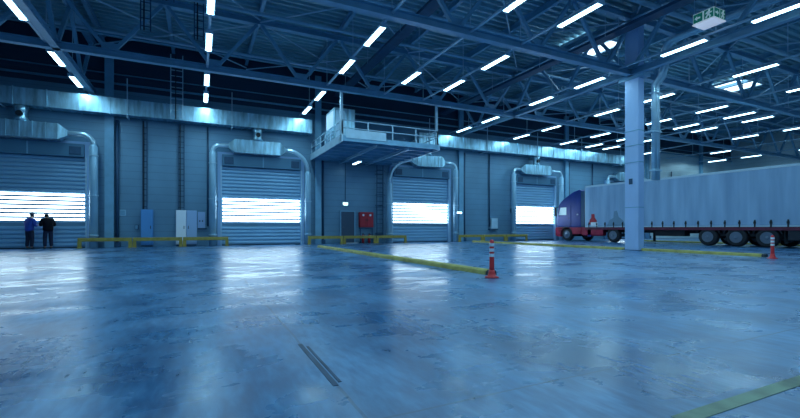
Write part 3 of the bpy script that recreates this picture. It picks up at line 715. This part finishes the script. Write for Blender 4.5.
# ------------------------------------------------------------------ people
def skinned(name, m, verts, edges, parent, sub=2):
    """verts: {key: (x,y,z,r or (rx,ry))}; grows a skin surface over the joints"""
    keys = list(verts); me = bpy.data.meshes.new(name)
    me.from_pydata([verts[k][:3] for k in keys], [(keys.index(a), keys.index(b)) for a, b in edges], [])
    me.materials.append(m)
    o = bpy.data.objects.new(name, me); COL.objects.link(o); o.parent = parent
    o.modifiers.new('skin', 'SKIN')
    if not me.skin_vertices: me.attributes  # layer is made by the modifier below
    bm = bmesh.new(); bm.from_mesh(me); lay = bm.verts.layers.skin.verify(); bm.verts.ensure_lookup_table()
    for i, k in enumerate(keys):
        r = verts[k][3]; bm.verts[i][lay].radius = (r, r) if not isinstance(r, tuple) else r
        bm.verts[i][lay].use_root = (i == 0)
    bm.to_mesh(me); bm.free()
    o.modifiers['skin'].use_smooth_shade = True
    s = o.modifiers.new('sub', 'SUBSURF'); s.levels = sub; s.render_levels = sub
    return o
def person(label, loc, rz, jacket, trousers, hat, lean, bulk, hood):
    """faces +y before turning; arms bent forward over something held"""
    t = thing('person', label, 'person', loc, rz)
    b = bulk; hy = .10 + lean
    V = {'pel': (0,0,.95,.12), 'w': (0,0,1.12,.11), 'ch': (0,.02+lean*.4,1.34,.13), 'nk': (0,.03+lean*.7,1.49,.055), 'jaw': (0,hy-.03,1.56,.058), 'hd': (0,hy-.02,1.625,.083), 'tp': (0,hy-.03,1.685,.07),
         'nose': (0,hy+.07,1.605,.014)}
    E = [('pel','w'),('w','ch'),('ch','nk'),('nk','jaw'),('jaw','hd'),('hd','tp'),('hd','nose')]
    fwd = {-1: (.34, 1.16), 1: (.30, 1.12)}
    for s in (-1, 1):
        k = 'L' if s < 0 else 'R'
        fy, fz = fwd[s]
        V.update({k+'ear': (s*.082, hy-.03, 1.615, .014), k+'hip': (s*.10,0,.90,.095), k+'kn': (s*.115,.03,.50,.062), k+'an': (s*.12,-.01,.10,.042), k+'toe': (s*.135,.14,.04,.036),
                  k+'sh': (s*.19,.01+lean*.5,1.40,.062), k+'el': (s*.23,.02+lean*.3,1.12,.045), k+'wr': (s*.15,fy-.07+lean*.2,fz,.028), k+'pa': (s*.12,fy+lean*.2,fz+.01,(.036,.02))})
        E += [('hd',k+'ear'),('pel',k+'hip'),(k+'hip',k+'kn'),(k+'kn',k+'an'),(k+'an',k+'toe'),('ch',k+'sh'),(k+'sh',k+'el'),(k+'el',k+'wr'),(k+'wr',k+'pa')]
        for f, (dx, ln) in enumerate(((-.030,.058),(-.010,.072),(.010,.068),(.028,.052))):
            bx = s*.12 + dx; a, c_, e_ = k+'f%da' % f, k+'f%db' % f, k+'f%dc' % f; yy = fy+lean*.2
            V[a] = (bx, yy+.045, fz+.012, .009); V[c_] = (bx, yy+.045+ln*.6, fz+.004, .008); V[e_] = (bx, yy+.045+ln*.85, fz-.022, .007)
            E += [(k+'pa', a), (a, c_), (c_, e_)]
        V[k+'ta'] = (s*.12-s*.045, fy+.01+lean*.2, fz+.02, .010); V[k+'tb'] = (s*.12-s*.055, fy+.045+lean*.2, fz+.03, .009); E += [(k+'pa', k+'ta'), (k+'ta', k+'tb')]
    skinned('body', M['skin'], V, E, t)
    # trousers
    q = {'pel': (0,0,.93,.12)}; qe = []
    for s in (-1, 1):
        k = 'L' if s < 0 else 'R'
        q.update({k+'hip': (s*.10,0,.84,.105), k+'kn': (s*.115,.03,.50,.085), k+'an': (s*.125,-.01,.11,.072)}); qe += [('pel',k+'hip'),(k+'hip',k+'kn'),(k+'kn',k+'an')]
    skinned('trousers', trousers, q, qe, t)
    # jacket
    q = {'h': (0,0,.80,(.19*b,.15*b)), 'w': (0,0,.98,(.185*b,.155*b)), 'm': (0,.0,1.15,(.18*b,.15*b)), 'ch': (0,.01+lean*.4,1.31,(.18*b,.14*b)), 'nk': (0,.02+lean*.65,1.47,.088)}; qe = [('h','w'),('w','m'),('m','ch'),('ch','nk')]
    for s in (-1, 1):
        k = 'L' if s < 0 else 'R'; fy, fz = fwd[s]
        q.update({k+'sh': (s*.175*b,.01+lean*.5,1.375,.082*b), k+'el': (s*.225*b,.0+lean*.3,1.12,.072*b), k+'wr': (s*.16,fy-.09+lean*.2,fz,.052)}); qe += [('ch',k+'sh'),(k+'sh',k+'el'),(k+'el',k+'wr')]
    skinned('jacket', jacket, q, qe, t)
    for s in (-1, 1):
        skinned('shoe', M['black'], {'h': (s*.122,-.03,.07,.07), 'm': (s*.128,.06,.06,.062), 't': (s*.136,.17,.052,.052)}, [('h','m'),('m','t')], t)
    if hood:
        skinned('hood', jacket, {'a': (0,hy-.09,1.50,.10), 'b': (0,hy-.05,1.60,.104), 'c': (0,hy-.045,1.68,.088)}, [('a','b'),('b','c')], t)
    else:
        cp = MB().lathe([(.098,1.655),(.10,1.68),(.092,1.72),(.065,1.755),(.02,1.77)], (0,hy-.02,0), 20)
        cap = obj('cap', cp, hat, t, smooth=True)
        obj('cap_peak', MB().prism([(-.08,hy+.04),(.08,hy+.04),(.07,hy+.13),(0,hy+.16),(-.07,hy+.13)], 'z', 1.66, 1.675), hat, cap)
        obj('hair', MB().lathe([(.085,1.575),(.093,1.62),(.095,1.66)], (0,hy-.035,0), 18), M['navy'], t, smooth=True)
    return t
person('person in royal blue jacket and grey cap with navy trousers, standing at left dock door', (-7.16, 25.15, 0), -.55, M['jacketblue'], M['navy'], M['capgrey'], .06, 1.1, False)
person('person in bulky black hooded jacket, back turned, right of the blue-jacketed one', (-6.46, 25.12, 0), .6, M['jacketblack'], M['navy'], M['capgrey'], .12, 1.2, True)

# ------------------------------------------------------------------ light and camera
w = bpy.data.worlds.new('World'); S.world = w; w.use_nodes = True
bg = w.node_tree.nodes['Background']; bg.inputs[0].default_value = (.22,.56,1.,1); bg.inputs[1].default_value = .32

cam = bpy.data.cameras.new('camera'); co = bpy.data.objects.new('camera', cam); COL.objects.link(co); S.camera = co
co.location = (0,0,1.0); co.rotation_euler = (PI/2, 0, -math.radians(25.8))
cam.sensor_width = 36; cam.lens = 36*416/800; cam.shift_y = 19/800; cam.clip_end = 300

S.view_settings.view_transform = 'Standard'; S.view_settings.look = 'None'; S.view_settings.gamma = 1
S.view_settings.use_curve_mapping = False; S.view_settings.exposure = 0.
S.cycles.use_denoising = True
S.cycles.max_bounces = 8; S.cycles.diffuse_bounces = 4; S.cycles.glossy_bounces = 4
